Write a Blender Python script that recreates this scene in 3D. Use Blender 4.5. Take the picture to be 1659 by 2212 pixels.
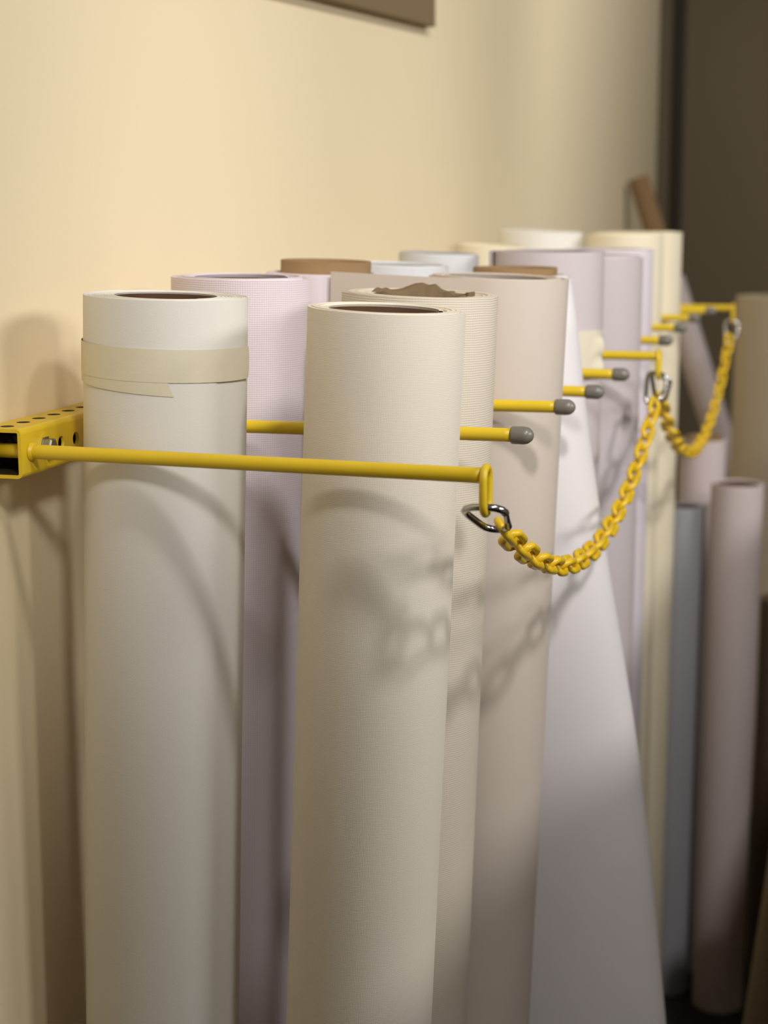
import bpy, bmesh, math, random
from mathutils import Vector, Quaternion, Matrix, Euler

for o in list(bpy.data.objects):
    bpy.data.objects.remove(o, do_unlink=True)
SC = bpy.context.scene
COL = SC.collection

# ------------------------------------------------------------------ camera
CAM = Vector((0.655, 0.0, 1.45))
# rows: world x, y, z axes expressed in camera (right, down, forward) coordinates
RM = ((0.95945957, 0.04652267, -0.27798016),
      (0.2818034, -0.17555395, 0.94327496),
      (-0.00491685, -0.98336995, -0.18154716))
cam_d = bpy.data.cameras.new('camera')
cam = bpy.data.objects.new('camera', cam_d)
COL.objects.link(cam)
m = Matrix(((RM[0][0], -RM[0][1], -RM[0][2], CAM.x),
            (RM[1][0], -RM[1][1], -RM[1][2], CAM.y),
            (RM[2][0], -RM[2][1], -RM[2][2], CAM.z),
            (0, 0, 0, 1)))
cam.matrix_world = m
cam_d.sensor_fit = 'VERTICAL'
cam_d.sensor_height = 36.0
cam_d.sensor_width = 27.0
cam_d.lens = 3600.0 / 2212.0 * 36.0
cam_d.clip_start = 0.05
cam_d.dof.use_dof = True
cam_d.dof.focus_distance = 1.30
cam_d.dof.aperture_fstop = 5.6
SC.camera = cam

# ------------------------------------------------------------------ world, lights, exposure
W = bpy.data.worlds.new('room_air')
SC.world = W
W.use_nodes = True
W.node_tree.nodes['Background'].inputs[0].default_value = (1.0, 0.87, 0.70, 1)
W.node_tree.nodes['Background'].inputs[1].default_value = 0.105
SC.view_settings.view_transform = 'Standard'
SC.view_settings.look = 'None'
SC.view_settings.gamma = 1.0
SC.view_settings.use_curve_mapping = False
SC.view_settings.exposure = -0.07


def spot(name, loc, target, power, size, blend, radius, color):
    d = bpy.data.lights.new(name, 'SPOT')
    d.energy = power
    d.spot_size = math.radians(size)
    d.spot_blend = blend
    d.shadow_soft_size = radius
    d.color = color
    o = bpy.data.objects.new(name, d)
    COL.objects.link(o)
    o.location = loc
    o.rotation_euler = (Vector(target) - Vector(loc)).to_track_quat('-Z', 'Y').to_euler()
    return o


WARM = (1.0, 0.98, 0.955)
spot('track_spotlight', (1.45, -0.60, 2.75), (0.0, 1.35, 2.06), 146, 46, 0.45, 0.18, WARM)
spot('track_spotlight', (1.40, 0.50, 2.78), (0.0, 2.30, 2.00), 42, 70, 0.8, 0.08, WARM)
spot('track_spotlight', (1.40, 0.52, 2.78), (0.30, 2.30, 0.62), 84, 54, 0.7, 0.08, WARM)
spot('track_spotlight', (1.40, 2.30, 2.78), (0.0, 3.70, 1.70), 33, 100, 0.6, 0.09, WARM)
spot('track_spotlight', (1.40, 3.60, 2.78), (0.0, 4.40, 1.50), 52, 90, 0.6, 0.09, WARM)
spot('wall_spotlight', (3.20, 0.60, 2.40), (0.2, 2.10, 1.20), 82, 60, 0.6, 0.30, WARM)
spot('wall_spotlight', (3.20, 1.50, 2.40), (0.2, 2.10, 1.20), 96, 60, 0.6, 0.30, WARM)


# ------------------------------------------------------------------ materials
def lin(c):
    out = []
    for v in c[:3]:
        v /= 255.0
        out.append(v / 12.92 if v <= 0.04045 else ((v + 0.055) / 1.055) ** 2.4)
    return (out[0], out[1], out[2], 1.0)


def new_mat(name, col, rough=0.6, metal=0.0, spec=0.4):
    mt = bpy.data.materials.new(name)
    mt.use_nodes = True
    nt = mt.node_tree
    b = nt.nodes['Principled BSDF']
    b.inputs['Base Color'].default_value = lin(col)
    b.inputs['Roughness'].default_value = rough
    b.inputs['Metallic'].default_value = metal
    b.inputs['Specular IOR Level'].default_value = spec
    return mt, nt, b


def N(nt, kind, **kw):
    n = nt.nodes.new(kind)
    for k, v in kw.items():
        if hasattr(n, k):
            setattr(n, k, v)
        else:
            n.inputs[k.replace('_', ' ')].default_value = v
    return n


def L(nt, a, b):
    nt.links.new(a, b)


def coords(nt, kind, scale):
    tc = N(nt, 'ShaderNodeTexCoord')
    mp = N(nt, 'ShaderNodeMapping')
    mp.inputs['Scale'].default_value = scale
    L(nt, tc.outputs[kind], mp.inputs['Vector'])
    return mp.outputs['Vector']


def mottle(nt, b, col, vec, amount=0.06, scale=1.0):
    """slow uneven tone of the material itself"""
    nz = N(nt, 'ShaderNodeTexNoise')
    nz.inputs['Scale'].default_value = scale
    nz.inputs['Detail'].default_value = 5
    L(nt, vec, nz.inputs['Vector'])
    mx = N(nt, 'ShaderNodeMix', data_type='RGBA')
    c = lin(col)
    mx.inputs['A'].default_value = tuple(v * (1 - amount) for v in c[:3]) + (1,)
    mx.inputs['B'].default_value = tuple(min(1, v * (1 + amount)) for v in c[:3]) + (1,)
    L(nt, nz.outputs['Fac'], mx.inputs['Factor'])
    return mx.outputs['Result']


def bump(nt, b, height, strength, dist):
    bp = N(nt, 'ShaderNodeBump')
    bp.inputs['Strength'].default_value = strength
    bp.inputs['Distance'].default_value = dist
    L(nt, height, bp.inputs['Height'])
    L(nt, bp.outputs['Normal'], b.inputs['Normal'])


def vinyl(name, col, pattern='smooth', pitch=0.0018):
    mt, nt, b = new_mat(name, col, 0.62, 0, 0.3)
    uv = coords(nt, 'UV', (1, 1, 1))
    base = mottle(nt, b, col, coords(nt, 'UV', (14, 5, 1)), 0.05)
    if pattern == 'smooth':
        nz = N(nt, 'ShaderNodeTexNoise')
        nz.inputs['Scale'].default_value = 900
        nz.inputs['Detail'].default_value = 3
        L(nt, uv, nz.inputs['Vector'])
        bump(nt, b, nz.outputs['Fac'], 0.35, 0.0004)
        L(nt, base, b.inputs['Base Color'])
    elif pattern == 'linen':
        k = 2 * math.pi / (20 * pitch)
        nzd = N(nt, 'ShaderNodeTexNoise')
        nzd.inputs['Scale'].default_value = 130
        nzd.inputs['Detail'].default_value = 2
        L(nt, uv, nzd.inputs['Vector'])
        parts = []
        for axis, sc in (('X', (k, k * 0.03, 1)), ('Y', (k * 0.03, k, 1))):
            va = N(nt, 'ShaderNodeVectorMath', operation='MULTIPLY_ADD')
            va.inputs[1].default_value = (0.45, 0.45, 0)
            L(nt, nzd.outputs['Color'], va.inputs[0])
            L(nt, coords(nt, 'UV', sc), va.inputs[2])
            wv_ = N(nt, 'ShaderNodeTexWave', bands_direction=axis)
            wv_.inputs['Scale'].default_value = 1
            L(nt, va.outputs[0], wv_.inputs['Vector'])
            sl = N(nt, 'ShaderNodeTexNoise')
            sl.inputs['Scale'].default_value = 1
            sl.inputs['Detail'].default_value = 2
            L(nt, coords(nt, 'UV', (900, 90, 1) if axis == 'X' else (90, 900, 1)), sl.inputs['Vector'])
            mm = N(nt, 'ShaderNodeMath', operation='MULTIPLY')
            L(nt, wv_.outputs['Fac'], mm.inputs[0])
            L(nt, sl.outputs['Fac'], mm.inputs[1])
            parts.append(mm)
        ad = N(nt, 'ShaderNodeMath', operation='ADD')
        L(nt, parts[0].outputs[0], ad.inputs[0])
        L(nt, parts[1].outputs[0], ad.inputs[1])
        bump(nt, b, ad.outputs[0], 0.26, 0.0004)
        mx = N(nt, 'ShaderNodeMix', data_type='RGBA', blend_type='MULTIPLY')
        mx.inputs['Factor'].default_value = 1
        rp = N(nt, 'ShaderNodeValToRGB')
        rp.color_ramp.elements[0].position = 0.15
        rp.color_ramp.elements[0].color = (0.92, 0.91, 0.895, 1)
        rp.color_ramp.elements[1].position = 1.15
        ad.use_clamp = False
        hf = N(nt, 'ShaderNodeMath', operation='MULTIPLY')
        hf.inputs[1].default_value = 1.0
        L(nt, ad.outputs[0], hf.inputs[0])
        L(nt, hf.outputs[0], rp.inputs['Fac'])
        rp.color_ramp.elements[1].position = 0.7
        L(nt, base, mx.inputs['A'])
        L(nt, rp.outputs['Color'], mx.inputs['B'])
        L(nt, mx.outputs['Result'], b.inputs['Base Color'])
    else:
        # woven ground: ribs across (rib) or a small grid (grid)
        w1 = N(nt, 'ShaderNodeTexWave', bands_direction='Y')
        w1.inputs['Scale'].default_value = 1
        w1.inputs['Distortion'].default_value = 0.0
        k = 2 * math.pi / (20 * pitch)
        mp1 = coords(nt, 'UV', (k * 0.02, k, 1))
        nzd = N(nt, 'ShaderNodeTexNoise')
        nzd.inputs['Scale'].default_value = 60
        L(nt, uv, nzd.inputs['Vector'])
        va = N(nt, 'ShaderNodeVectorMath', operation='MULTIPLY_ADD')
        va.inputs[1].default_value = (0.25, 0.25, 0)
        L(nt, nzd.outputs['Color'], va.inputs[0])
        L(nt, mp1, va.inputs[2])
        L(nt, va.outputs[0], w1.inputs['Vector'])
        w2 = N(nt, 'ShaderNodeTexWave', bands_direction='X')
        w2.inputs['Scale'].default_value = 1
        w2.inputs['Distortion'].default_value = 0.0
        k2 = k * (0.8 if pattern == 'rib' else 0.9)
        L(nt, coords(nt, 'UV', (k2, k2 * 0.02, 1)), w2.inputs['Vector'])
        mu = N(nt, 'ShaderNodeMath', operation='MULTIPLY_ADD')
        mu.inputs[1].default_value = 0.22 if pattern == 'rib' else 0.7
        L(nt, w2.outputs['Fac'], mu.inputs[0])
        L(nt, w1.outputs['Fac'], mu.inputs[2])
        bump(nt, b, mu.outputs[0], 0.4, 0.0004)
        rp = N(nt, 'ShaderNodeValToRGB')
        rp.color_ramp.elements[0].position = 0.0
        rp.color_ramp.elements[0].color = (0.86, 0.84, 0.81, 1) if pattern == 'rib' else (0.90, 0.865, 0.88, 1)
        rp.color_ramp.elements[1].position = 0.9
        rp.color_ramp.elements[1].color = (1, 1, 1, 1)
        L(nt, mu.outputs[0], rp.inputs['Fac'])
        mx = N(nt, 'ShaderNodeMix', data_type='RGBA', blend_type='MULTIPLY')
        mx.inputs['Factor'].default_value = 1
        L(nt, base, mx.inputs['A'])
        L(nt, rp.outputs['Color'], mx.inputs['B'])
        L(nt, mx.outputs['Result'], b.inputs['Base Color'])
    return mt


def plain(name, col, rough, metal=0.0, spec=0.4, mott=0.08, mscale=40, bstr=0.0, bscale=300, bdist=0.0005):
    mt, nt, b = new_mat(name, col, rough, metal, spec)
    base = mottle(nt, b, col, coords(nt, 'Object', (1, 1, 1)), mott, mscale)
    L(nt, base, b.inputs['Base Color'])
    if bstr:
        nz = N(nt, 'ShaderNodeTexNoise')
        nz.inputs['Scale'].default_value = bscale
        nz.inputs['Detail'].default_value = 4
        L(nt, coords(nt, 'Object', (1, 1, 1)), nz.inputs['Vector'])
        bump(nt, b, nz.outputs['Fac'], bstr, bdist)
    return mt


M = {}
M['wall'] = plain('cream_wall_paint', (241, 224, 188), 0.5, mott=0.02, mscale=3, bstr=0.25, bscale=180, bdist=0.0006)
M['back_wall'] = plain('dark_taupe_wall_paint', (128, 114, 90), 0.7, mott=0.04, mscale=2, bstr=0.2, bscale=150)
M['trim'] = plain('dark_brown_trim', (62, 52, 38), 0.6, mott=0.06, mscale=5)
M['floor'] = plain('charcoal_carpet', (44, 43, 40), 0.95, mott=0.25, mscale=90, bstr=0.6, bscale=500, bdist=0.002)
M['board'] = plain('tan_board', (128, 109, 78), 0.7, mott=0.05, mscale=4)
M['yellow'] = plain('yellow_powder_coat', (228, 194, 38), 0.38, spec=0.5, mott=0.05, mscale=60, bstr=0.15, bscale=700, bdist=0.0003)
M['yellow_chain'] = plain('yellow_chain_coat', (234, 194, 36), 0.3, spec=0.5, mott=0.05, mscale=80, bstr=0.12, bscale=400, bdist=0.0003)
M['bare'] = plain('rail_inside_shade', (52, 44, 24), 0.6, mott=0.1, mscale=60)  # shade inside the rail and its top holes, put into the colour
M['cap'] = plain('grey_vinyl_cap', (118, 114, 104), 0.32, spec=0.5, mott=0.08, mscale=90)
M['chrome'] = plain('polished_steel', (190, 188, 184), 0.16, metal=1.0, mott=0.04, mscale=50)
M['zinc'] = plain('zinc_bolt', (150, 148, 140), 0.3, metal=1.0, mott=0.05, mscale=60)
M['card'] = plain('brown_cardboard', (140, 112, 80), 0.85, spec=0.15, mott=0.15, mscale=60, bstr=0.3, bscale=400, bdist=0.0005)
M['card_dark'] = plain('dark_red_brown_cardboard', (80, 56, 40), 0.85, spec=0.15, mott=0.15, mscale=60, bstr=0.3, bscale=400, bdist=0.0005)
M['card_grey'] = plain('grey_brown_cardboard', (116, 98, 74), 0.9, spec=0.1, mott=0.2, mscale=80, bstr=0.5, bscale=500, bdist=0.0008)
M['tape'] = plain('masking_tape', (222, 213, 188), 0.5, spec=0.3, mott=0.05, mscale=80, bstr=0.3, bscale=900, bdist=0.0003)

M['v_white'] = vinyl('white_vinyl', (228, 224, 216))
M['v_pink'] = vinyl('pale_pink_grid_vinyl', (217, 206, 211), 'grid', 0.0019)
M['v_linen'] = vinyl('greige_linen_vinyl', (233, 225, 210), 'linen', 0.0012)
M['v_rib'] = vinyl('cream_ribbed_vinyl', (218, 208, 192), 'rib', 0.0020)
M['v_blush'] = vinyl('warm_ivory_vinyl', (205, 193, 181))
M['v_coolwhite'] = vinyl('cool_white_vinyl', (226, 221, 222))
M['v_bluewhite'] = vinyl('blue_white_vinyl', (207, 207, 208))
M['v_lavender'] = vinyl('lavender_white_vinyl', (199, 189, 191))
M['v_lilac'] = vinyl('pale_lilac_vinyl', (222, 212, 218))
M['v_cream'] = vinyl('cream_yellow_vinyl', (232, 221, 194))
M['v_greyblue'] = vinyl('grey_blue_vinyl', (174, 175, 182))
M['v_mauve'] = vinyl('mauve_white_vinyl', (212, 198, 196))
M['v_olive'] = vinyl('olive_grey_vinyl', (186, 172, 148))
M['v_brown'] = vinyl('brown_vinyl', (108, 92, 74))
M['v_olive2'] = vinyl('dark_olive_vinyl', (176, 158, 118))


# ------------------------------------------------------------------ object helpers
def link(o, parent=None, kind=None, label=None, cat=None, group=None):
    COL.objects.link(o)
    if parent is not None:
        o.parent = parent
    if kind:
        o['kind'] = kind
    if label:
        o['label'] = label
    if cat:
        o['category'] = cat
    if group:
        o['group'] = group
    return o


def mesh_obj(name, verts, faces, mat, parent=None, uvs=None, smooth=None, **kw):
    me = bpy.data.meshes.new(name)
    me.from_pydata([tuple(v) for v in verts], [], faces)
    if uvs is not None:
        ul = me.uv_layers.new(name='UVMap')
        i = 0
        for f, fu in zip(me.polygons, uvs):
            for k, li in enumerate(f.loop_indices):
                ul.data[li].uv = fu[k]
    if smooth is True:
        me.polygons.foreach_set('use_smooth', [True] * len(me.polygons))
    elif smooth is not None:
        me.polygons.foreach_set('use_smooth', smooth)
    me.materials.append(mat)
    me.update()
    o = bpy.data.objects.new(name, me)
    return link(o, parent, **kw)


def empty(name, loc, label, cat, group=None, rot=None):
    o = bpy.data.objects.new(name, None)
    o.empty_display_size = 0.05
    o.location = loc
    if rot is not None:
        o.rotation_mode = 'QUATERNION'
        o.rotation_quaternion = rot
    return link(o, None, None, label, cat, group)


def box_mesh(name, lo, hi, mat, parent=None, bev=0.0, **kw):
    bm = bmesh.new()
    bmesh.ops.create_cube(bm, size=1)
    for v in bm.verts:
        v.co = Vector([lo[i] + (v.co[i] + 0.5) * (hi[i] - lo[i]) for i in range(3)])
    if bev:
        bmesh.ops.bevel(bm, geom=bm.edges[:], offset=bev, segments=2, affect='EDGES', profile=0.5)
    me = bpy.data.meshes.new(name)
    bm.to_mesh(me)
    bm.free()
    me.materials.append(mat)
    return link(bpy.data.objects.new(name, me), parent, **kw)


def tube_along(pts, radius, seg=14, closed=False, cap=True):
    """round bar swept along a list of points; returns verts, faces"""
    n = len(pts)
    P = [Vector(p) for p in pts]
    tang = []
    for i in range(n):
        a = P[(i - 1) % n] if (closed or i > 0) else P[i]
        b = P[(i + 1) % n] if (closed or i < n - 1) else P[i]
        tang.append((b - a).normalized())
    ref = Vector((0, 0, 1)) if abs(tang[0].z) < 0.9 else Vector((1, 0, 0))
    u = tang[0].cross(ref).normalized()
    V, F = [], []
    for i in range(n):
        u = (u - tang[i] * u.dot(tang[i])).normalized()
        w = tang[i].cross(u)
        r = radius[i] if isinstance(radius, (list, tuple)) else radius
        for k in range(seg):
            a = 2 * math.pi * k / seg
            V.append(P[i] + (u * math.cos(a) + w * math.sin(a)) * r)
    m_ = n if closed else n - 1
    # for closed planar loops the frame returns to itself
    for i in range(m_):
        j = (i + 1) % n
        for k in range(seg):
            k2 = (k + 1) % seg
            F.append((i * seg + k, i * seg + k2, j * seg + k2, j * seg + k))
    if cap and not closed:
        F.append(tuple(range(seg - 1, -1, -1)))
        F.append(tuple((n - 1) * seg + k for k in range(seg)))
    return V, F


def lathe_x(profile, seg=24):
    """profile of (x, r) turned about the x axis"""
    V, F = [], []
    for x, r in profile:
        for k in range(seg):
            a = 2 * math.pi * k / seg
            V.append(Vector((x, r * math.cos(a), r * math.sin(a))))
    for i in range(len(profile) - 1):
        for k in range(seg):
            k2 = (k + 1) % seg
            F.append((i * seg + k, i * seg + k2, (i + 1) * seg + k2, (i + 1) * seg + k))
    F.append(tuple(range(seg - 1, -1, -1)))
    F.append(tuple((len(profile) - 1) * seg + k for k in range(seg)))
    return V, F


# ------------------------------------------------------------------ the room
WALL_END = 5.13
BACK_Y = 5.72
box_mesh('floor', (-0.6, -2.6, -0.05), (3.4, BACK_Y, 0.0), M['floor'], kind='structure')
box_mesh('wall_left', (-0.12, -2.6, 0.0), (0.0, WALL_END, 2.9), M['wall'], kind='structure')
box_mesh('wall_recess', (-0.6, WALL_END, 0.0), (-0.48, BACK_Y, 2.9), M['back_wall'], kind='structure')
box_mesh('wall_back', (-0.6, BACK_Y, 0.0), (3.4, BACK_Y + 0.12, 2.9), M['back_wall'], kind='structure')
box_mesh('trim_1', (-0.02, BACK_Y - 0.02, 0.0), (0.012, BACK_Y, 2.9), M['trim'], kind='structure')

# fine scratches scuffed into the wall paint below the rack
# ------------------------------------------------------------------ rack
rack = empty('wall_rack', (0.0, 1.121, 1.265),
             'yellow perforated steel rail bolted to the cream wall with projecting divider rods', 'wall rack')
RX, RY, RZ = 0.0, 1.121, 1.265


def local(o_parent, v):
    return Vector(v) - o_parent.location


def build_rail():
    a = 0.019            # half side
    t = 0.0028           # wall
    x0, x1 = 0.0005, 0.0385
    zc = 0.0
    y0, y1 = 0.0, 1.94
    pitch, first, hr = 0.0254, 0.0145, 0.0055
    nh = int((y1 - first - 0.008) / pitch) + 1
    V, F, S = [], [], []
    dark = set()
    seg = 16

    def add(fr, quad):
        base = len(V)
        V.extend(fr(*q) for q in quad)
        F.append(tuple(range(base, base + len(quad))))
        S.append(False)

    def perforated(fr, flip):
        """fr(y, s, depth) maps face coords to space; s in -a..a"""
        b = a - 0.004
        ys = [y0]
        for k in range(nh):
            c = first + k * pitch
            ys += [c - pitch / 2 if k else max(y0, c - pitch / 2)]
        edges = [y0] + [first + (k + 0.5) * pitch for k in range(nh - 1)] + [y1]
        for k in range(nh):
            c = first + k * pitch
            ya, yb = edges[k], edges[k + 1]
            ring_o, ring_i, ring_d = [], [], []
            for q in range(seg):
                an = 2 * math.pi * (q + 0.5) / seg
                cx_, sx_ = math.cos(an), math.sin(an)
                mxy = max(abs(cx_), abs(sx_))
                ex, ey = cx_ / mxy, sx_ / mxy
                yo = c + ex * ((yb - c) if ex > 0 else (c - ya))
                so = ey * b
                ring_o.append(fr(yo, so, 0))
                ring_i.append(fr(c + hr * cx_, hr * sx_, 0))
                ring_d.append(fr(c + hr * cx_, hr * sx_, t))
            # square corners between the samples nearest to each corner
            base = len(V)
            V.extend(ring_o + ring_i + ring_d)
            for q in range(seg):
                q2 = (q + 1) % seg
                f1 = (base + q, base + q2, base + seg + q2, base + seg + q)
                f2 = (base + seg + q, base + seg + q2, base + 2 * seg + q2, base + 2 * seg + q)
                F.append(f1 if not flip else f1[::-1])
                S.append(False)
                F.append(f2 if not flip else f2[::-1])
                S.append(True)
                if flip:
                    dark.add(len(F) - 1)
            for (sy, ss) in ((1, 1), (-1, 1), (-1, -1), (1, -1)):
                yo = yb if sy > 0 else ya
                idx = {(1, 1): (1, 2), (-1, 1): (5, 6), (-1, -1): (9, 10), (1, -1): (13, 14)}[(sy, ss)]
                corner = fr(yo, ss * b, 0)
                bi = len(V)
                V.extend([ring_o[idx[0]], corner, ring_o[idx[1]]])
                F.append((bi, bi + 1, bi + 2))
                S.append(False)

    perforated(lambda y, s, d: Vector((x1 - d, y, s)), False)              # face with the rods
    perforated(lambda y, s, d: Vector(((x0 + x1) / 2 + s, y, a - d)), True)  # top
    # rounded arris, bottom, back and the inner skin
    outer = []
    rr = 0.004
    cs = [((x1 - rr), a - rr, 0), ((x0 + rr), a - rr, 90), ((x0 + rr), -a + rr, 180), ((x1 - rr), -a + rr, 270)]
    prof_o, prof_i = [], []
    for (cx_, cz_, st) in cs:
        for q in range(5):
            an = math.radians(st + q * 22.5)
            prof_o.append((cx_ + rr * math.cos(an), cz_ + rr * math.sin(an)))
            ri = rr - t
            prof_i.append((cx_ + max(ri, 0.0006) * math.cos(an), cz_ + max(ri, 0.0006) * math.sin(an)))
    n = len(prof_o)
    bo = len(V)
    for (x, z) in prof_o:
        V.append(Vector((x, y0, z)))
        V.append(Vector((x, y1, z)))
    for i in range(n):
        j = (i + 1) % n
        p, q = prof_o[i], prof_o[j]
        flat_front = abs(p[0] - x1) < 1e-6 and abs(q[0] - x1) < 1e-6
        flat_top = abs(p[1] - a) < 1e-6 and abs(q[1] - a) < 1e-6
        if flat_front or flat_top:
            continue
        F.append((bo + 2 * i, bo + 2 * i + 1, bo + 2 * j + 1, bo + 2 * j))
        S.append(True)
    # end rims
    for yy, fl in ((y0, False), (y1, True)):
        b1 = len(V)
        for i in range(n):
            V.append(Vector((prof_o[i][0], yy, prof_o[i][1])))
            V.append(Vector((prof_i[i][0], yy, prof_i[i][1])))
        for i in range(n):
            j = (i + 1) % n
            f = (b1 + 2 * i, b1 + 2 * j, b1 + 2 * j + 1, b1 + 2 * i + 1)
            F.append(f if not fl else f[::-1])
            S.append(False)
    # inner skin of back and bottom only (front and top have the hole walls)
    b2 = len(V)
    for (x, z) in prof_i:
        V.append(Vector((x, y0, z)))
        V.append(Vector((x, y1, z)))
    for i in range(n):
        j = (i + 1) % n
        p, q = prof_i[i], prof_i[j]
        if i in (4,) or i == n - 1:
            continue
        F.append((b2 + 2 * i, b2 + 2 * j, b2 + 2 * j + 1, b2 + 2 * i + 1))
        S.append(True)
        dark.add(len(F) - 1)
    ra = mesh_obj('rail', V, F, M['yellow'], rack, smooth=S)
    ra.data.materials.append(M['bare'])  # painted shade for the inner skin and top hole walls
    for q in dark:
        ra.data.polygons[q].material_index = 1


build_rail()

# hexagon bolt in the second hole
bolt_v, bolt_f = lathe_x([(0.0, 0.0085), (0.0012, 0.0085), (0.0014, 0.0070), (0.0066, 0.0070), (0.0078, 0.0058)], 6)
bo = mesh_obj('bolt', bolt_v, bolt_f, M['zinc'], rack, label='grey zinc hexagon bolt head')
bo.location = (0.0388, 1.1585 - RY, 0.001)
wv, wf = lathe_x([(0.0, 0.0105), (0.0010, 0.0105)], 24)
wo = mesh_obj('washer', wv, wf, M['yellow'], rack)
wo.location = (0.0380, 1.1585 - RY, 0.001)

ROD_R = 0.0056
# (y at rail, y at tip, z offset at tip, kind, length)
rods = [(1.137, 1.112, 0.0000, 'hook', 0.400),
        (1.315, 1.310, 0.0012, 'cap', 0.395),
        (1.498, 1.498, 0.0022, 'cap', 0.396),
        (1.668, 1.665, -0.0020, 'cap', 0.396),
        (1.848, 1.845, -0.0020, 'cap', 0.396),
        (2.060, 2.060, 0.0000, 'hook', 0.400),
        (2.270, 2.275, 0.0020, 'cap', 0.393),
        (2.490, 2.495, 0.0036, 'cap', 0.388),
        (2.705, 2.710, 0.0040, 'cap', 0.386),
        (2.870, 2.870, 0.0050, 'cap', 0.396),
        (3.040, 3.045, 0.0000, 'hook', 0.408)]


def eye_points(h=0.0325, w=0.0175, n=10):
    """upright elongated ring in the y-z plane, its top at z=0"""
    r = w / 2
    pts = []
    for k in range(n + 1):
        a = math.pi * k / n
        pts.append((0, r * math.cos(a), -r + r * math.sin(a)))
    for k in range(n + 1):
        a = math.pi + math.pi * k / n
        pts.append((0, r * math.cos(a), -h + r + r * math.sin(a)))
    return pts


cap_prof = [(-0.0002, 0.0058), (0.0, 0.0068), (0.0012, 0.0073), (0.010, 0.0074), (0.0128, 0.0070),
            (0.0146, 0.0062), (0.0170, 0.0042), (0.0182, 0.0020), (0.0185, 0.0006)]
cap_v, cap_f = lathe_x(cap_prof, 20)
cap_me = None
for (ya, yb, dz, kind, ln) in rods:
    tip_x = ln if kind == 'hook' else ln - 0.017
    p0 = Vector((0.004, ya - RY, 0.0))
    p1 = Vector((tip_x, yb - RY, dz))
    V, F = tube_along([p0, Vector((0.039, ya - RY, 0)).lerp(p1, 0.0), p1.lerp(p0, 0.02), p1], ROD_R, 20)
    ro = mesh_obj('hook_rod' if kind == 'hook' else 'rod', V, F, M['yellow'], rack, smooth=[len(f) == 4 for f in F])
    # weld bead where the rod meets the rail
    bead = [(0.0, 0.0078), (0.0012, 0.0074), (0.0026, 0.0062), (0.004, 0.0052)]
    bv, bf = lathe_x(bead, 20)
    wb = mesh_obj('weld', [v + Vector((0.0384, ya - RY, 0)) for v in bv], bf, M['yellow'], ro, smooth=True)
    if kind == 'cap':
        if cap_me is None:
            co = mesh_obj('end_cap', cap_v, cap_f, M['cap'], ro, smooth=[len(f) == 4 for f in cap_f])
            cap_me = co.data
        else:
            co = bpy.data.objects.new('end_cap', cap_me)
            link(co, ro)
        co.location = p1 - Vector((0.0015, 0, 0))
        co['label'] = 'grey vinyl end cap'
    else:
        pts = [Vector(p) + p1 + Vector((0.001, 0, 0.0058)) for p in eye_points()]
        V, F = tube_along(pts, 0.0029, 12, closed=True)
        mesh_obj('eye', V, F, M['yellow'], ro, smooth=True)


# ------------------------------------------------------------------ rolls
def spiral_path(r_in, r_out, turns, end_deg, sign, nseg, peel=0.0, tail=0.0, squash=0.0):
    """list of (x, y, nx, ny, arc, turn) from the innermost to the outermost lap"""
    tot = int(turns * nseg)
    end = math.radians(end_deg)
    out = []
    arc = 0
    prev = None
    for i in range(tot + 1):
        f = i / tot
        th = end - sign * 2 * math.pi * turns * (1 - f)
        r = r_in + (r_out - r_in) * f
        back = (1 - f) * turns          # laps before the end
        if peel and back < 0.12:
            r += peel * ((0.12 - back) / 0.12) ** 2
        x, y = r * math.cos(th), r * math.sin(th)
        if prev:
            arc += math.hypot(x - prev[0], y - prev[1])
        prev = (x, y)
        out.append((x, y, math.cos(th), math.sin(th), arc, f * turns))
    if tail:
        th = end
        tx, ty = -sign * math.sin(th), sign * math.cos(th)
        x, y = prev
        for k in range(1, 9):
            s = tail * k / 8
            bow = 0.012 * (k / 8) ** 2
            out.append((x + tx * s - math.cos(th) * bow, y + ty * s - math.sin(th) * bow,
                        math.cos(th), math.sin(th), arc + s, turns))
    return out


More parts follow.
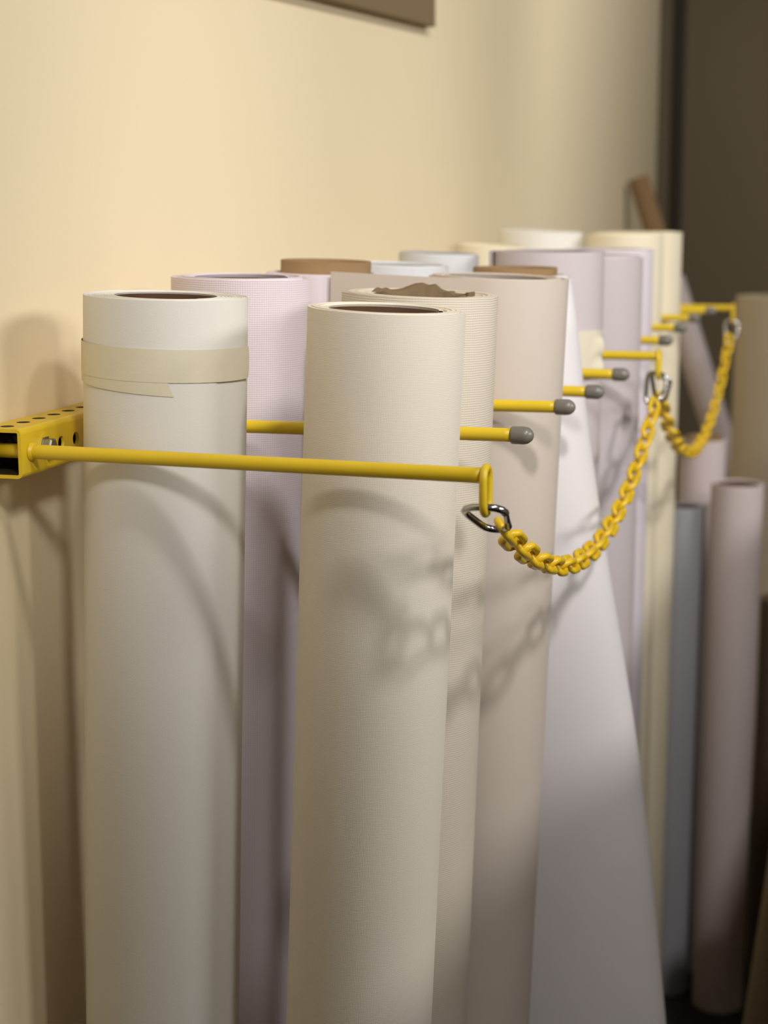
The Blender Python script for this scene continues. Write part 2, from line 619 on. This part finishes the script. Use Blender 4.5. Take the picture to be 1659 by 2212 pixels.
def make_roll(name, label, top, base, r, core_r, mat, core_mat='card_dark', turns=5, end_deg=-20, sign=1,
              nseg=72, core_proud=-0.004, core_t=0.004, jag=0.0014, ragged=False, peel=0.0, tail=0.0,
              group='rolls of wallcovering standing in the rack', cat='wallcovering roll', seed=0,
              laps=None, core_depth=0.35, body_from=None):
    rnd = random.Random(seed * 17 + 3)
    tp, bs = Vector(top), Vector((base[0], base[1], base[2] if len(base) > 2 else 0.0))
    d = tp - bs
    Lh = d.length
    rot = Vector((0, 0, 1)).rotation_difference(d.normalized())
    lift = r * math.sqrt(max(0, 1 - d.normalized().z ** 2))
    root = empty(name, bs + Vector((0, 0, lift)), label, cat, group, rot)
    Lh -= lift
    path = spiral_path(core_r, r, turns, end_deg, sign, nseg, peel, tail)
    gap = (r - core_r) / turns
    zj = [rnd.uniform(-jag, jag) for _ in range(int(turns) + 4)]
    if laps:
        for k, v in laps.items():
            zj[k] = v

    def ztop(t):
        k = int(t)
        f = t - k
        f = f * f * (3 - 2 * f)
        return Lh + zj[k] * (1 - f) + zj[k + 1] * f

    V, F, U, S = [], [], [], []

    def quad(a, b, c, e, ua, ub, uc, ue, sm):
        i = len(V)
        V.extend((a, b, c, e))
        F.append((i, i + 1, i + 2, i + 3))
        U.append((ua, ub, uc, ue))
        S.append(sm)

    n = len(path)
    nz = 10
    wave_ph = rnd.uniform(0, 6)

    def wob(arc, z):
        return 0.00022 * math.sin(arc * 30 + z * 5 + wave_ph) + 0.00018 * math.sin(z * 11 - arc * 17 + wave_ph * 2)

    thick = max(gap, 0.0006)
    # walls as indexed grids so that they shade smoothly
    def wall(i0, i1, off, z_lo, nzz, flip):
        base_i = len(V)
        cols = i1 - i0 + 1
        for i in range(i0, i1 + 1):
            x, y, nx, ny, arc, t = path[i]
            zt = ztop(t)
            zl = z_lo if z_lo is not None else 0.0
            for k in range(nzz + 1):
                z = zl + (zt - zl) * k / nzz
                wb_ = wob(arc, z) if nzz > 1 else 0.0
                V.append(Vector((x + nx * (off + wb_), y + ny * (off + wb_), z)))
        for c in range(cols - 1):
            for k in range(nzz):
                a = base_i + c * (nzz + 1) + k
                b = base_i + (c + 1) * (nzz + 1) + k
                f = (a, b, b + 1, a + 1)
                ar0, ar1 = path[i0 + c][4], path[i0 + c + 1][4]
                z0, z1 = V[a].z, V[a + 1].z
                uu = ((ar0, z0), (ar1, z0), (ar1, z1), (ar0, z1))
                if flip:
                    f, uu = f[::-1], uu[::-1]
                F.append(f)
                U.append(uu)
                S.append(True)

    full = max(0, n - 1 - int(1.12 * nseg) - (8 if tail else 0))
    flip = sign < 0
    wall(full, n - 1, 0.0, None, nz, flip)
    if peel or tail:
        wall(max(full, n - 1 - int(0.3 * nseg) - (8 if tail else 0)), n - 1, -min(thick, 0.0012), None, nz, not flip)
    if full > 0:
        wall(0, full, 0.0, Lh - 0.03, 1, flip)
    wall(0, min(n - 1, int(nseg)), -thick, Lh - 0.03, 1, not flip)
    # top edge of the wound layers
    rim_t = thick if not (peel or tail) else thick
    base_i = len(V)
    for i in range(n):
        x, y, nx, ny, arc, t = path[i]
        z = ztop(t)
        w_ = wob(arc, z) if i >= full else 0.0
        tt = thick
        if (peel or tail) and (n - 1 - i) < int(0.12 * nseg) + (8 if tail else 0):
            tt = min(thick, 0.0012)
        V.append(Vector((x + nx * w_, y + ny * w_, z)))
        V.append(Vector((x - nx * (tt - w_), y - ny * (tt - w_), z)))
        V.append(Vector((x - nx * (tt - w_), y - ny * (tt - w_), z - 0.006)))
    for i in range(n - 1):
        a = base_i + 3 * i
        f = (a, a + 3, a + 4, a + 1)
        g = (a + 1, a + 4, a + 5, a + 2)
        if flip:
            f, g = f[::-1], g[::-1]
        ar0, ar1 = path[i][4], path[i + 1][4]
        F.append(f)
        U.append(((ar0, 0), (ar1, 0), (ar1, 0.002), (ar0, 0.002)))
        S.append(False)
        F.append(g)
        U.append(((ar0, 0), (ar1, 0), (ar1, 0.002), (ar0, 0.002)))
        S.append(False)
    # the cut end of the outermost lap
    x, y, nx, ny, arc, t = path[-1]
    z = ztop(t)
    te = min(thick, 0.0014)
    quad(Vector((x, y, 0)), Vector((x - nx * te, y - ny * te, 0)), Vector((x - nx * te, y - ny * te, z)), Vector((x, y, z)),
         (0, 0), (0.001, 0), (0.001, z), (0, z), False)
    mesh_obj('wound_sheet', V, F, mat, root, uvs=U, smooth=S)

    # cardboard core
    cv, cf, cs = [], [], []
    sg = 48
    ro_, ri_ = core_r - 0.0002, core_r - core_t
    tops = []
    for k in range(sg):
        if ragged:
            a = 2 * math.pi * k / sg
            h = 0.0015 * math.sin(3 * a + 1) + rnd.uniform(-0.0022, 0.0018)
            # one lifted piece of torn card at the back
            h += 0.0052 * math.exp(-((a - 1.65) / 0.42) ** 2) + 0.0045 * math.exp(-((a - 2.95) / 0.14) ** 2)
        else:
            h = 0.0
        tops.append(Lh + core_proud + h)
    zlow = Lh - core_depth
    for k in range(sg):
        a = 2 * math.pi * k / sg
        c_, s_ = math.cos(a), math.sin(a)
        wob_i = rnd.uniform(-0.0012, 0.0012) if ragged else 0
        cv += [Vector((ro_ * c_, ro_ * s_, zlow)), Vector((ro_ * c_, ro_ * s_, tops[k])),
               Vector(((ri_ + wob_i) * c_, (ri_ + wob_i) * s_, tops[k] - (0.001 if ragged else 0))),
               Vector((ri_ * c_, ri_ * s_, zlow))]
    for k in range(sg):
        a, b = 4 * k, 4 * ((k + 1) % sg)
        cf += [(a, b, b + 1, a + 1), (a + 1, b + 1, b + 2, a + 2), (a + 2, b + 2, b + 3, a + 3)]
        cs += [True, False, True]
    mesh_obj('cardboard_core', cv, cf, M[core_mat], root, smooth=cs)
    # floor plug so the hole is dark for a reason: the bottom of the tube
    pv = [Vector((ro_ * math.cos(2 * math.pi * k / 24), ro_ * math.sin(2 * math.pi * k / 24), zlow)) for k in range(24)]
    mesh_obj('core_plug', pv, [tuple(range(24))], M[core_mat], root)
    return root, Lh


def patch_on(root, name, mat, r, fn, nu, nv, parent=None):
    """thin strip lying on a roll: fn(s, t) -> (angle, z, lift)"""
    V, F = [], []
    for i in range(nu + 1):
        for j in range(nv + 1):
            a, z, lf = fn(i / nu, j / nv)
            V.append(Vector(((r + lf) * math.cos(a), (r + lf) * math.sin(a), z)))
    for i in range(nu):
        for j in range(nv):
            q = i * (nv + 1) + j
            F.append((q, q + nv + 1, q + nv + 2, q + 1))
    o = mesh_obj(name, V, F, mat, parent or root, smooth=True)
    md = o.modifiers.new('thickness', 'SOLIDIFY')
    md.thickness = 0.0002
    md.offset = 1
    es = o.modifiers.new('crisp_edges', 'EDGE_SPLIT')
    es.split_angle = math.radians(50)
    return o


D2R = math.radians
# --- nearest compartment
r1, L1 = make_roll('wallcovering_roll', 'smooth white roll by the wall with masking tape wrapped near its top',
                   (0.1210, 1.212, 1.3805), (0.072, 1.212), 0.0648, 0.0405, M['v_white'], 'card_dark', turns=36,
                   end_deg=-30, sign=1, jag=0.0005, core_t=0.0035, core_proud=-0.001, seed=1)


def tape_a(s, t):
    a = D2R(-196 + 205 * s)
    z = L1 - 0.0345 - 0.0250 * (1 - t) - 0.0020 * s
    lift = 0.0006 + (0.0012 * max(0, (s - 0.93) / 0.07) ** 2 * (0.4 + 0.6 * math.sin(t * math.pi)))
    return a, z, lift


def tape_b(s, t):
    e = -196 + (126 + 9 * (1 - t)) * s
    z = L1 - 0.0385 - 0.0245 * (1 - t) - 0.0085 * s
    return D2R(e), z, 0.00035


patch_on(r1, 'masking_tape', M['tape'], 0.0650, tape_b, 30, 4)
patch_on(r1, 'masking_tape', M['tape'], 0.0650, tape_a, 40, 6)

make_roll('wallcovering_roll', 'greige linen-textured roll nearest the camera, behind the front hooked rod',
          (0.2995, 1.212, 1.3725), (0.236, 1.212), 0.0598, 0.0440, M['v_linen'], 'card_dark', turns=5,
          end_deg=8, sign=1, jag=0.0016, core_t=0.0035, core_proud=-0.0015, seed=2, peel=0.0015)
# --- second compartment
make_roll('wallcovering_roll', 'pale pink grid-woven roll against the wall behind the taped white roll',
          (0.109, 1.405, 1.3865), (0.074, 1.405), 0.0635, 0.0430, M['v_pink'], 'card_dark', turns=7,
          end_deg=5, sign=1, jag=0.0020, seed=3, core_proud=-0.002, peel=0.0008)
make_roll('wallcovering_roll', 'cream horizontally ribbed roll with a torn ragged cardboard core',
          (0.2765, 1.405, 1.3735), (0.2245, 1.405), 0.0680, 0.0460, M['v_rib'], 'card_grey', turns=5,
          end_deg=-150, sign=-1, jag=0.0012, ragged=True, core_proud=0.001, core_t=0.006, seed=4, peel=0.0035)
# --- third compartment
make_roll('wallcovering_roll', 'white roll by the wall with a brown cardboard core standing proud of its top',
          (0.129, 1.585, 1.3830), (0.085, 1.585), 0.0600, 0.0450, M['v_lilac'], 'card', turns=5,
          end_deg=10, sign=1, jag=0.0012, core_proud=0.0125, seed=5)
make_roll('wallcovering_roll', 'ivory roll with a flat loose end reaching left behind the ribbed roll',
          (0.304, 1.582, 1.3805), (0.251, 1.582), 0.0690, 0.0500, M['v_blush'], 'card_dark', turns=5,
          end_deg=-90, sign=-1, jag=0.0016, tail=0.150, core_proud=-0.006, seed=6)
# --- fourth compartment
make_roll('wallcovering_roll', 'bluish white roll with stepped layer ends between the proud-cored roll and the wall',
          (0.150, 1.757, 1.3845), (0.090, 1.757), 0.0620, 0.0450, M['v_bluewhite'], 'card', turns=5,
          end_deg=-55, sign=1, jag=0.0030, seed=7, core_proud=-0.006, nseg=56)
er, EL = make_roll('wallcovering_roll', 'cool white roll whose loose outer sheet flares wide toward the floor',
                   (0.284, 1.757, 1.3750), (0.270, 1.757), 0.0570, 0.0450, M['v_coolwhite'], 'card', turns=4,
                   end_deg=40, sign=1, jag=0.0012, core_proud=0.0085, seed=8, nseg=56)


def flare(root, name, mat, cx_, cy_, b, knots, th0, th1, nu=40, nv=24, z_up=1.372):
    """loose outer sheet hanging like a cone: knots are (z, x of the outer edge)"""
    def edge(z):
        ks = sorted(knots)
        for (z0, x0), (z1, x1) in zip(ks, ks[1:]):
            if z0 <= z <= z1:
                f = (z - z0) / (z1 - z0)
                return x0 + (x1 - x0) * f
        return ks[-1][1] if z > ks[-1][0] else ks[0][1]
    V, F, U = [], [], []
    inv = root.matrix_basis.inverted()
    for j in range(nv + 1):
        z = 0.004 + (z_up - 0.004) * j / nv
        # smoothed edge
        e = sum(edge(max(0, min(z_up, z + dz))) for dz in (-0.12, -0.06, 0, 0.06, 0.12)) / 5 if j < nv else edge(z)
        a = e - cx_
        arc = 0
        for i in range(nu + 1):
            th = D2R(th0 + (th1 - th0) * i / nu)
            x = cx_ + a * math.cos(th) * (1.0 if math.cos(th) > 0 else 0.058 / max(a, 0.058))
            y = cy_ + b * math.sin(th)
            V.append(inv @ Vector((x, y, z)))
    for j in range(nv):
        for i in range(nu):
            q = j * (nu + 1) + i
            F.append((q, q + 1, q + nu + 2, q + nu + 1))
            u0, u1 = 0.2 * i / nu, 0.2 * (i + 1) / nu
            z0, z1 = 1.37 * j / nv, 1.37 * (j + 1) / nv
            U.append(((u0, z0), (u1, z0), (u1, z1), (u0, z1)))
    o = mesh_obj(name, V, F, mat, root, uvs=U, smooth=True)
    md = o.modifiers.new('thickness', 'SOLIDIFY')
    md.thickness = 0.0008
    md.offset = 1
    return o


bpy.context.view_layer.update()
flare(er, 'loose_sheet', M['v_coolwhite'], 0.284, 1.757, 0.062,
      [(0.0, 0.497), (0.30, 0.487), (0.56, 0.463), (0.857, 0.429), (1.084, 0.384), (1.18, 0.368), (1.372, 0.342)], -160, 55)
# --- fifth compartment
make_roll('wallcovering_roll', 'thin-walled white roll with a wide open core in the back row by the wall',
          (0.150, 1.952, 1.3920), (0.085, 1.952), 0.0490, 0.0445, M['v_bluewhite'], 'card_grey', turns=3,
          end_deg=-10, sign=1, seed=9, core_proud=-0.002, core_t=0.002, nseg=56)
fr, FL = make_roll('wallcovering_roll', 'lavender white roll with a crumpled scrap of masking tape on its side',
                   (0.281, 1.955, 1.3950), (0.270, 1.955), 0.0690, 0.0520, M['v_lavender'], 'card_grey', turns=4,
                   end_deg=-150, sign=1, seed=10, jag=0.0008, nseg=56)


def scrap(s, t):
    a = D2R(-66 + 50 * s)
    z = FL - 0.089 - 0.055 * (1 - t)
    lift = 0.0007 + 0.006 * max(0, (s - 0.72) / 0.28) * abs(math.sin(t * 7.3)) + 0.002 * max(0, s - 0.6) * math.sin(t * 17)
    return a, z, lift


patch_on(fr, 'masking_tape', M['tape'], 0.0695, scrap, 16, 16)
# --- sixth to ninth compartments
make_roll('wallcovering_roll', 'ivory roll low in the back row by the wall behind the wide-cored roll',
          (0.165, 2.170, 1.3955), (0.085, 2.170), 0.0480, 0.0380, M['v_cream'], 'card_grey', turns=4,
          end_deg=0, sign=1, seed=11, nseg=48)
make_roll('wallcovering_roll', 'pinkish white roll just beyond the middle hooked rod',
          (0.300, 2.168, 1.3830), (0.292, 2.168), 0.0680, 0.0480, M['v_lavender'], 'card_grey', turns=4,
          end_deg=-80, sign=1, seed=12, nseg=48, peel=0.004, jag=0.003)
make_roll('wallcovering_roll', 'off-white roll with the tallest top in the back row by the wall',
          (0.145, 2.600, 1.4080), (0.095, 2.600), 0.0670, 0.0500, M['v_white'], 'card_grey', turns=4,
          end_deg=0, sign=1, seed=13, nseg=48)
make_roll('wallcovering_roll', 'pale lilac roll standing just in front of the tall cream rolls',
          (0.287, 2.385, 1.3855), (0.280, 2.385), 0.0665, 0.0480, M['v_lilac'], 'card_grey', turns=4,
          end_deg=-60, sign=1, seed=14, nseg=48)
make_roll('wallcovering_roll', 'tall cream roll, the nearer of the two before the far chain',
          (0.279, 2.598, 1.4030), (0.276, 2.598), 0.0600, 0.0500, M['v_cream'], 'card_grey', turns=4,
          end_deg=-40, sign=1, seed=15, nseg=48)
make_roll('wallcovering_roll', 'tall cream roll, the farther of the two, its edge against the dark wall',
          (0.275, 2.782, 1.4030), (0.272, 2.782), 0.0755, 0.0500, M['v_cream'], 'card_grey', turns=4,
          end_deg=-40, sign=1, seed=16, nseg=48)

# --- short rolls and remnants at the far end
G2 = 'short rolls standing on the floor past the rack'
make_roll('wallcovering_roll', 'grey-blue short roll on the floor between the cream rolls and the pinkish short roll',
          (0.342, 2.955, 0.9185), (0.337, 2.955), 0.0400, 0.0300, M['v_greyblue'], 'card_dark', turns=4, end_deg=-40,
          nseg=48, seed=17, group=G2)
make_roll('wallcovering_roll', 'mauve white short roll with an open dark core at the right of the floor group',
          (0.438, 2.915, 0.970), (0.432, 2.915), 0.0465, 0.0385, M['v_mauve'], 'card_dark', turns=4, end_deg=-60,
          nseg=48, seed=18, core_proud=-0.003, group=G2)
make_roll('wallcovering_roll', 'mauve white short roll with a brown core rim under the far chain',
          (0.362, 3.065, 1.024), (0.357, 3.065), 0.0430, 0.0340, M['v_mauve'], 'card', turns=4, end_deg=-60,
          nseg=48, seed=19, core_proud=0.006, group=G2)
make_roll('wallcovering_roll', 'fat olive grey roll in shade in front of the dark back wall',
          (0.430, 4.00, 1.236), (0.425, 4.00), 0.0950, 0.0500, M['v_olive'], 'card', turns=4, end_deg=-60,
          nseg=48, seed=20, group=G2)
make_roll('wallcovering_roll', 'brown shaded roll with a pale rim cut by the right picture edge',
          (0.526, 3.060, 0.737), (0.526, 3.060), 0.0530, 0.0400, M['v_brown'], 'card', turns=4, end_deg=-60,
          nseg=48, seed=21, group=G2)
make_roll('wallcovering_roll', 'olive roll leaning outward at the lower right corner of the picture',
          (0.597, 2.420, 0.600), (0.535, 2.420), 0.0480, 0.0360, M['v_olive2'], 'card', turns=4, end_deg=-60,
          nseg=48, seed=22, group=G2)

# leaning roll with a long bare core that rests against the wall
lr, LL = make_roll('wallcovering_roll', 'pinkish roll leaning on the wall with a long bare cardboard core above it',
                   (0.120, 4.50, 1.250), (0.548, 4.50), 0.0400, 0.0275, M['v_mauve'], 'card', turns=4, end_deg=-60,
                   nseg=48, seed=23, core_proud=0.280, core_depth=0.35, group=G2)

# ------------------------------------------------------------------ chains and snap hooks
PITCH = 0.0295
WIRE = 0.0030


def link_mesh():
    r = 0.0071
    h = PITCH / 2 + WIRE - 0.0006
    pts = []
    for k in range(9):
        a = -math.pi / 2 + math.pi * k / 8
        pts.append((h - r + r * math.cos(a), r * math.sin(a), 0))
    for k in range(9):
        a = math.pi / 2 + math.pi * k / 8
        pts.append((-h + r + r * math.cos(a), r * math.sin(a), 0))
    V, F = tube_along(pts, WIRE, 12, closed=True)
    me = bpy.data.meshes.new('link')
    me.from_pydata([tuple(v) for v in V], [], F)
    me.polygons.foreach_set('use_smooth', [True] * len(F))
    me.materials.append(M['yellow_chain'])
    return me


LINK = link_mesh()


def catenary(p, q, length, n=400):
    """points of a hanging chain between p and q in the y-z plane"""
    dy, dz = q[1] - p[1], q[2] - p[2]
    lo, hi = 0.02, 20.0
    target = math.sqrt(max(1e-9, length ** 2 - dz ** 2))
    for _ in range(80):
        a = (lo + hi) / 2
        if 2 * a * math.sinh(dy / (2 * a)) > target:
            lo = a
        else:
            hi = a
    ym = dy / 2 - a * math.asinh(dz / (2 * a * math.sinh(dy / (2 * a))))
    z0 = -a * math.cosh(-ym / a)
    out = []
    for i in range(n + 1):
        y = dy * i / n
        f = i / n
        out.append(Vector((p[0] + (q[0] - p[0]) * f, p[1] + y, p[2] + z0 + a * math.cosh((y - ym) / a))))
    return out


def chain(label, p, q, length):
    root = empty('chain', p, label, 'chain', 'yellow guard chains')
    pts = catenary(p, q, length)
    cum = [0]
    for a, b in zip(pts, pts[1:]):
        cum.append(cum[-1] + (b - a).length)
    n = round(cum[-1] / PITCH)
    st = cum[-1] / n

    def at(s):
        for i in range(len(cum) - 1):
            if cum[i + 1] >= s:
                f = (s - cum[i]) / max(1e-9, cum[i + 1] - cum[i])
                return pts[i].lerp(pts[i + 1], f)
        return pts[-1]
    for k in range(n):
        a, b = at(k * st), at((k + 1) * st)
        o = bpy.data.objects.new('link', LINK)
        link(o, root)
        t = (b - a).normalized()
        side = Vector((1, 0, 0))
        side = (side - t * side.dot(t)).normalized()
        up = t.cross(side)
        mt = Matrix((t, side, up)).transposed()
        ang = D2R(54 if k % 2 == 0 else -36) + D2R(math.sin(k * 1.7) * 6)
        mt = mt @ Matrix.Rotation(ang, 3, 'X')
        o.location = (a + b) / 2 - Vector(p)
        o.rotation_euler = mt.to_euler()
    return root


chain('yellow steel chain of the near span, hung between the front hook and the middle hook',
      (0.404, 1.150, 1.2215), (0.402, 2.030, 1.2120), 0.9072)
chain('yellow steel chain of the far span, hung between the middle hook and the last hook',
      (0.398, 2.095, 1.2120), (0.406, 3.030, 1.2160), 0.9828)


def carabiner(label, top, direction, side, ln=0.047, wd=0.026):
    """steel snap hook: a pear-shaped bent bar plus a hinged gate"""
    t = Vector(direction).normalized()
    s = Vector(side)
    s = (s - t * s.dot(t)).normalized()
    u = t.cross(s)
    rot = Matrix((t, s, u)).transposed().to_quaternion()
    root = empty('snap_hook', top, label, 'snap hook', 'steel snap hooks', rot)
    w = wd / 2
    pts = []
    # from the gate nose round the wide end, down the spine, round the narrow end
    for k in range(9):
        a = D2R(60 - 150 * k / 8)
        pts.append((w * 0.62 - w * 0.62 * math.cos(a - D2R(0)) * 1.0, w * math.sin(a) * 0.98, 0))
    pts = [(0.012, w * 1.02, 0), (0.006, w * 0.96, 0), (0.0022, w * 0.72, 0), (0.0003, w * 0.35, 0), (0.0, 0.0, 0),
           (0.0004, -w * 0.4, 0), (0.003, -w * 0.78, 0), (0.008, -w * 0.98, 0), (0.015, -w * 0.98, 0),
           (ln * 0.55, -w * 0.84, 0), (ln * 0.78, -w * 0.70, 0), (ln * 0.90, -w * 0.58, 0), (ln * 0.975, -w * 0.32, 0),
           (ln, 0.0, 0), (ln * 0.975, w * 0.32, 0), (ln * 0.90, w * 0.58, 0), (ln * 0.80, w * 0.68, 0)]
    V, F = tube_along(pts, 0.0027, 12)
    mesh_obj('hook_body', V, F, M['chrome'], root, smooth=[len(f) == 4 for f in F])
    g = [(ln * 0.84, w * 0.66, 0), (ln * 0.55, w * 0.84, 0), (0.013, w * 1.0, 0), (0.010, w * 1.0, 0)]
    V, F = tube_along(g, [0.0029, 0.0022, 0.0022, 0.0030], 12)
    mesh_obj('gate', V, F, M['chrome'], root, smooth=[len(f) == 4 for f in F])
    return root


carabiner('bright steel snap hook joining the front hooked rod to the near chain',
          (0.3985, 1.108, 1.2435), (0.06, 0.80, -0.46), (1, -0.15, 0.1), ln=0.047, wd=0.029)
carabiner('steel snap hook on the middle hooked rod that holds the end of the near chain',
          (0.401, 2.061, 1.2425), (-0.12, -0.62, -0.72), (0.75, 0.55, -0.1), ln=0.046)
carabiner('steel snap hook on the middle hooked rod that holds the start of the far chain',
          (0.404, 2.063, 1.2425), (-0.10, 0.62, -0.72), (0.75, -0.55, 0.1), ln=0.046)
carabiner('steel snap hook on the last hooked rod in the blurred distance',
          (0.409, 3.045, 1.2425), (-0.05, -0.40, -0.9), (0.8, 0.5, -0.1), ln=0.046)

# ------------------------------------------------------------------ board on the wall, top of the picture
board = empty('wall_board', (0.0, 1.45, 1.672), 'flat tan board hung on the cream wall at the top of the picture', 'board')
bd = box_mesh('panel', (0.001, 0.0, 0.0), (0.016, 1.0, 0.7), M['board'], board, bev=0.002)
board.rotation_euler = (D2R(1.9), 0, 0)

# ------------------------------------------------------------------ unseen table across the aisle, added as an occluder to shade the lower rolls
table = empty('occluder_table', (0.95, 2.60, 0.0), 'unseen tan table added across the aisle to shade the lower rolls', 'table')
box_mesh('table_top', (-0.20, -1.75, 1.01), (0.20, 1.75, 1.045), M['board'], table, bev=0.003)
for sx in (-0.15, 0.15):
    for sy in (-1.65, 1.65):
        box_mesh('leg', (sx - 0.03, sy - 0.03, 0.0), (sx + 0.03, sy + 0.03, 1.01), M['trim'], table)
box_mesh('side_panel', (-0.17, -1.62, 0.08), (-0.15, 1.62, 1.01), M['board'], table)
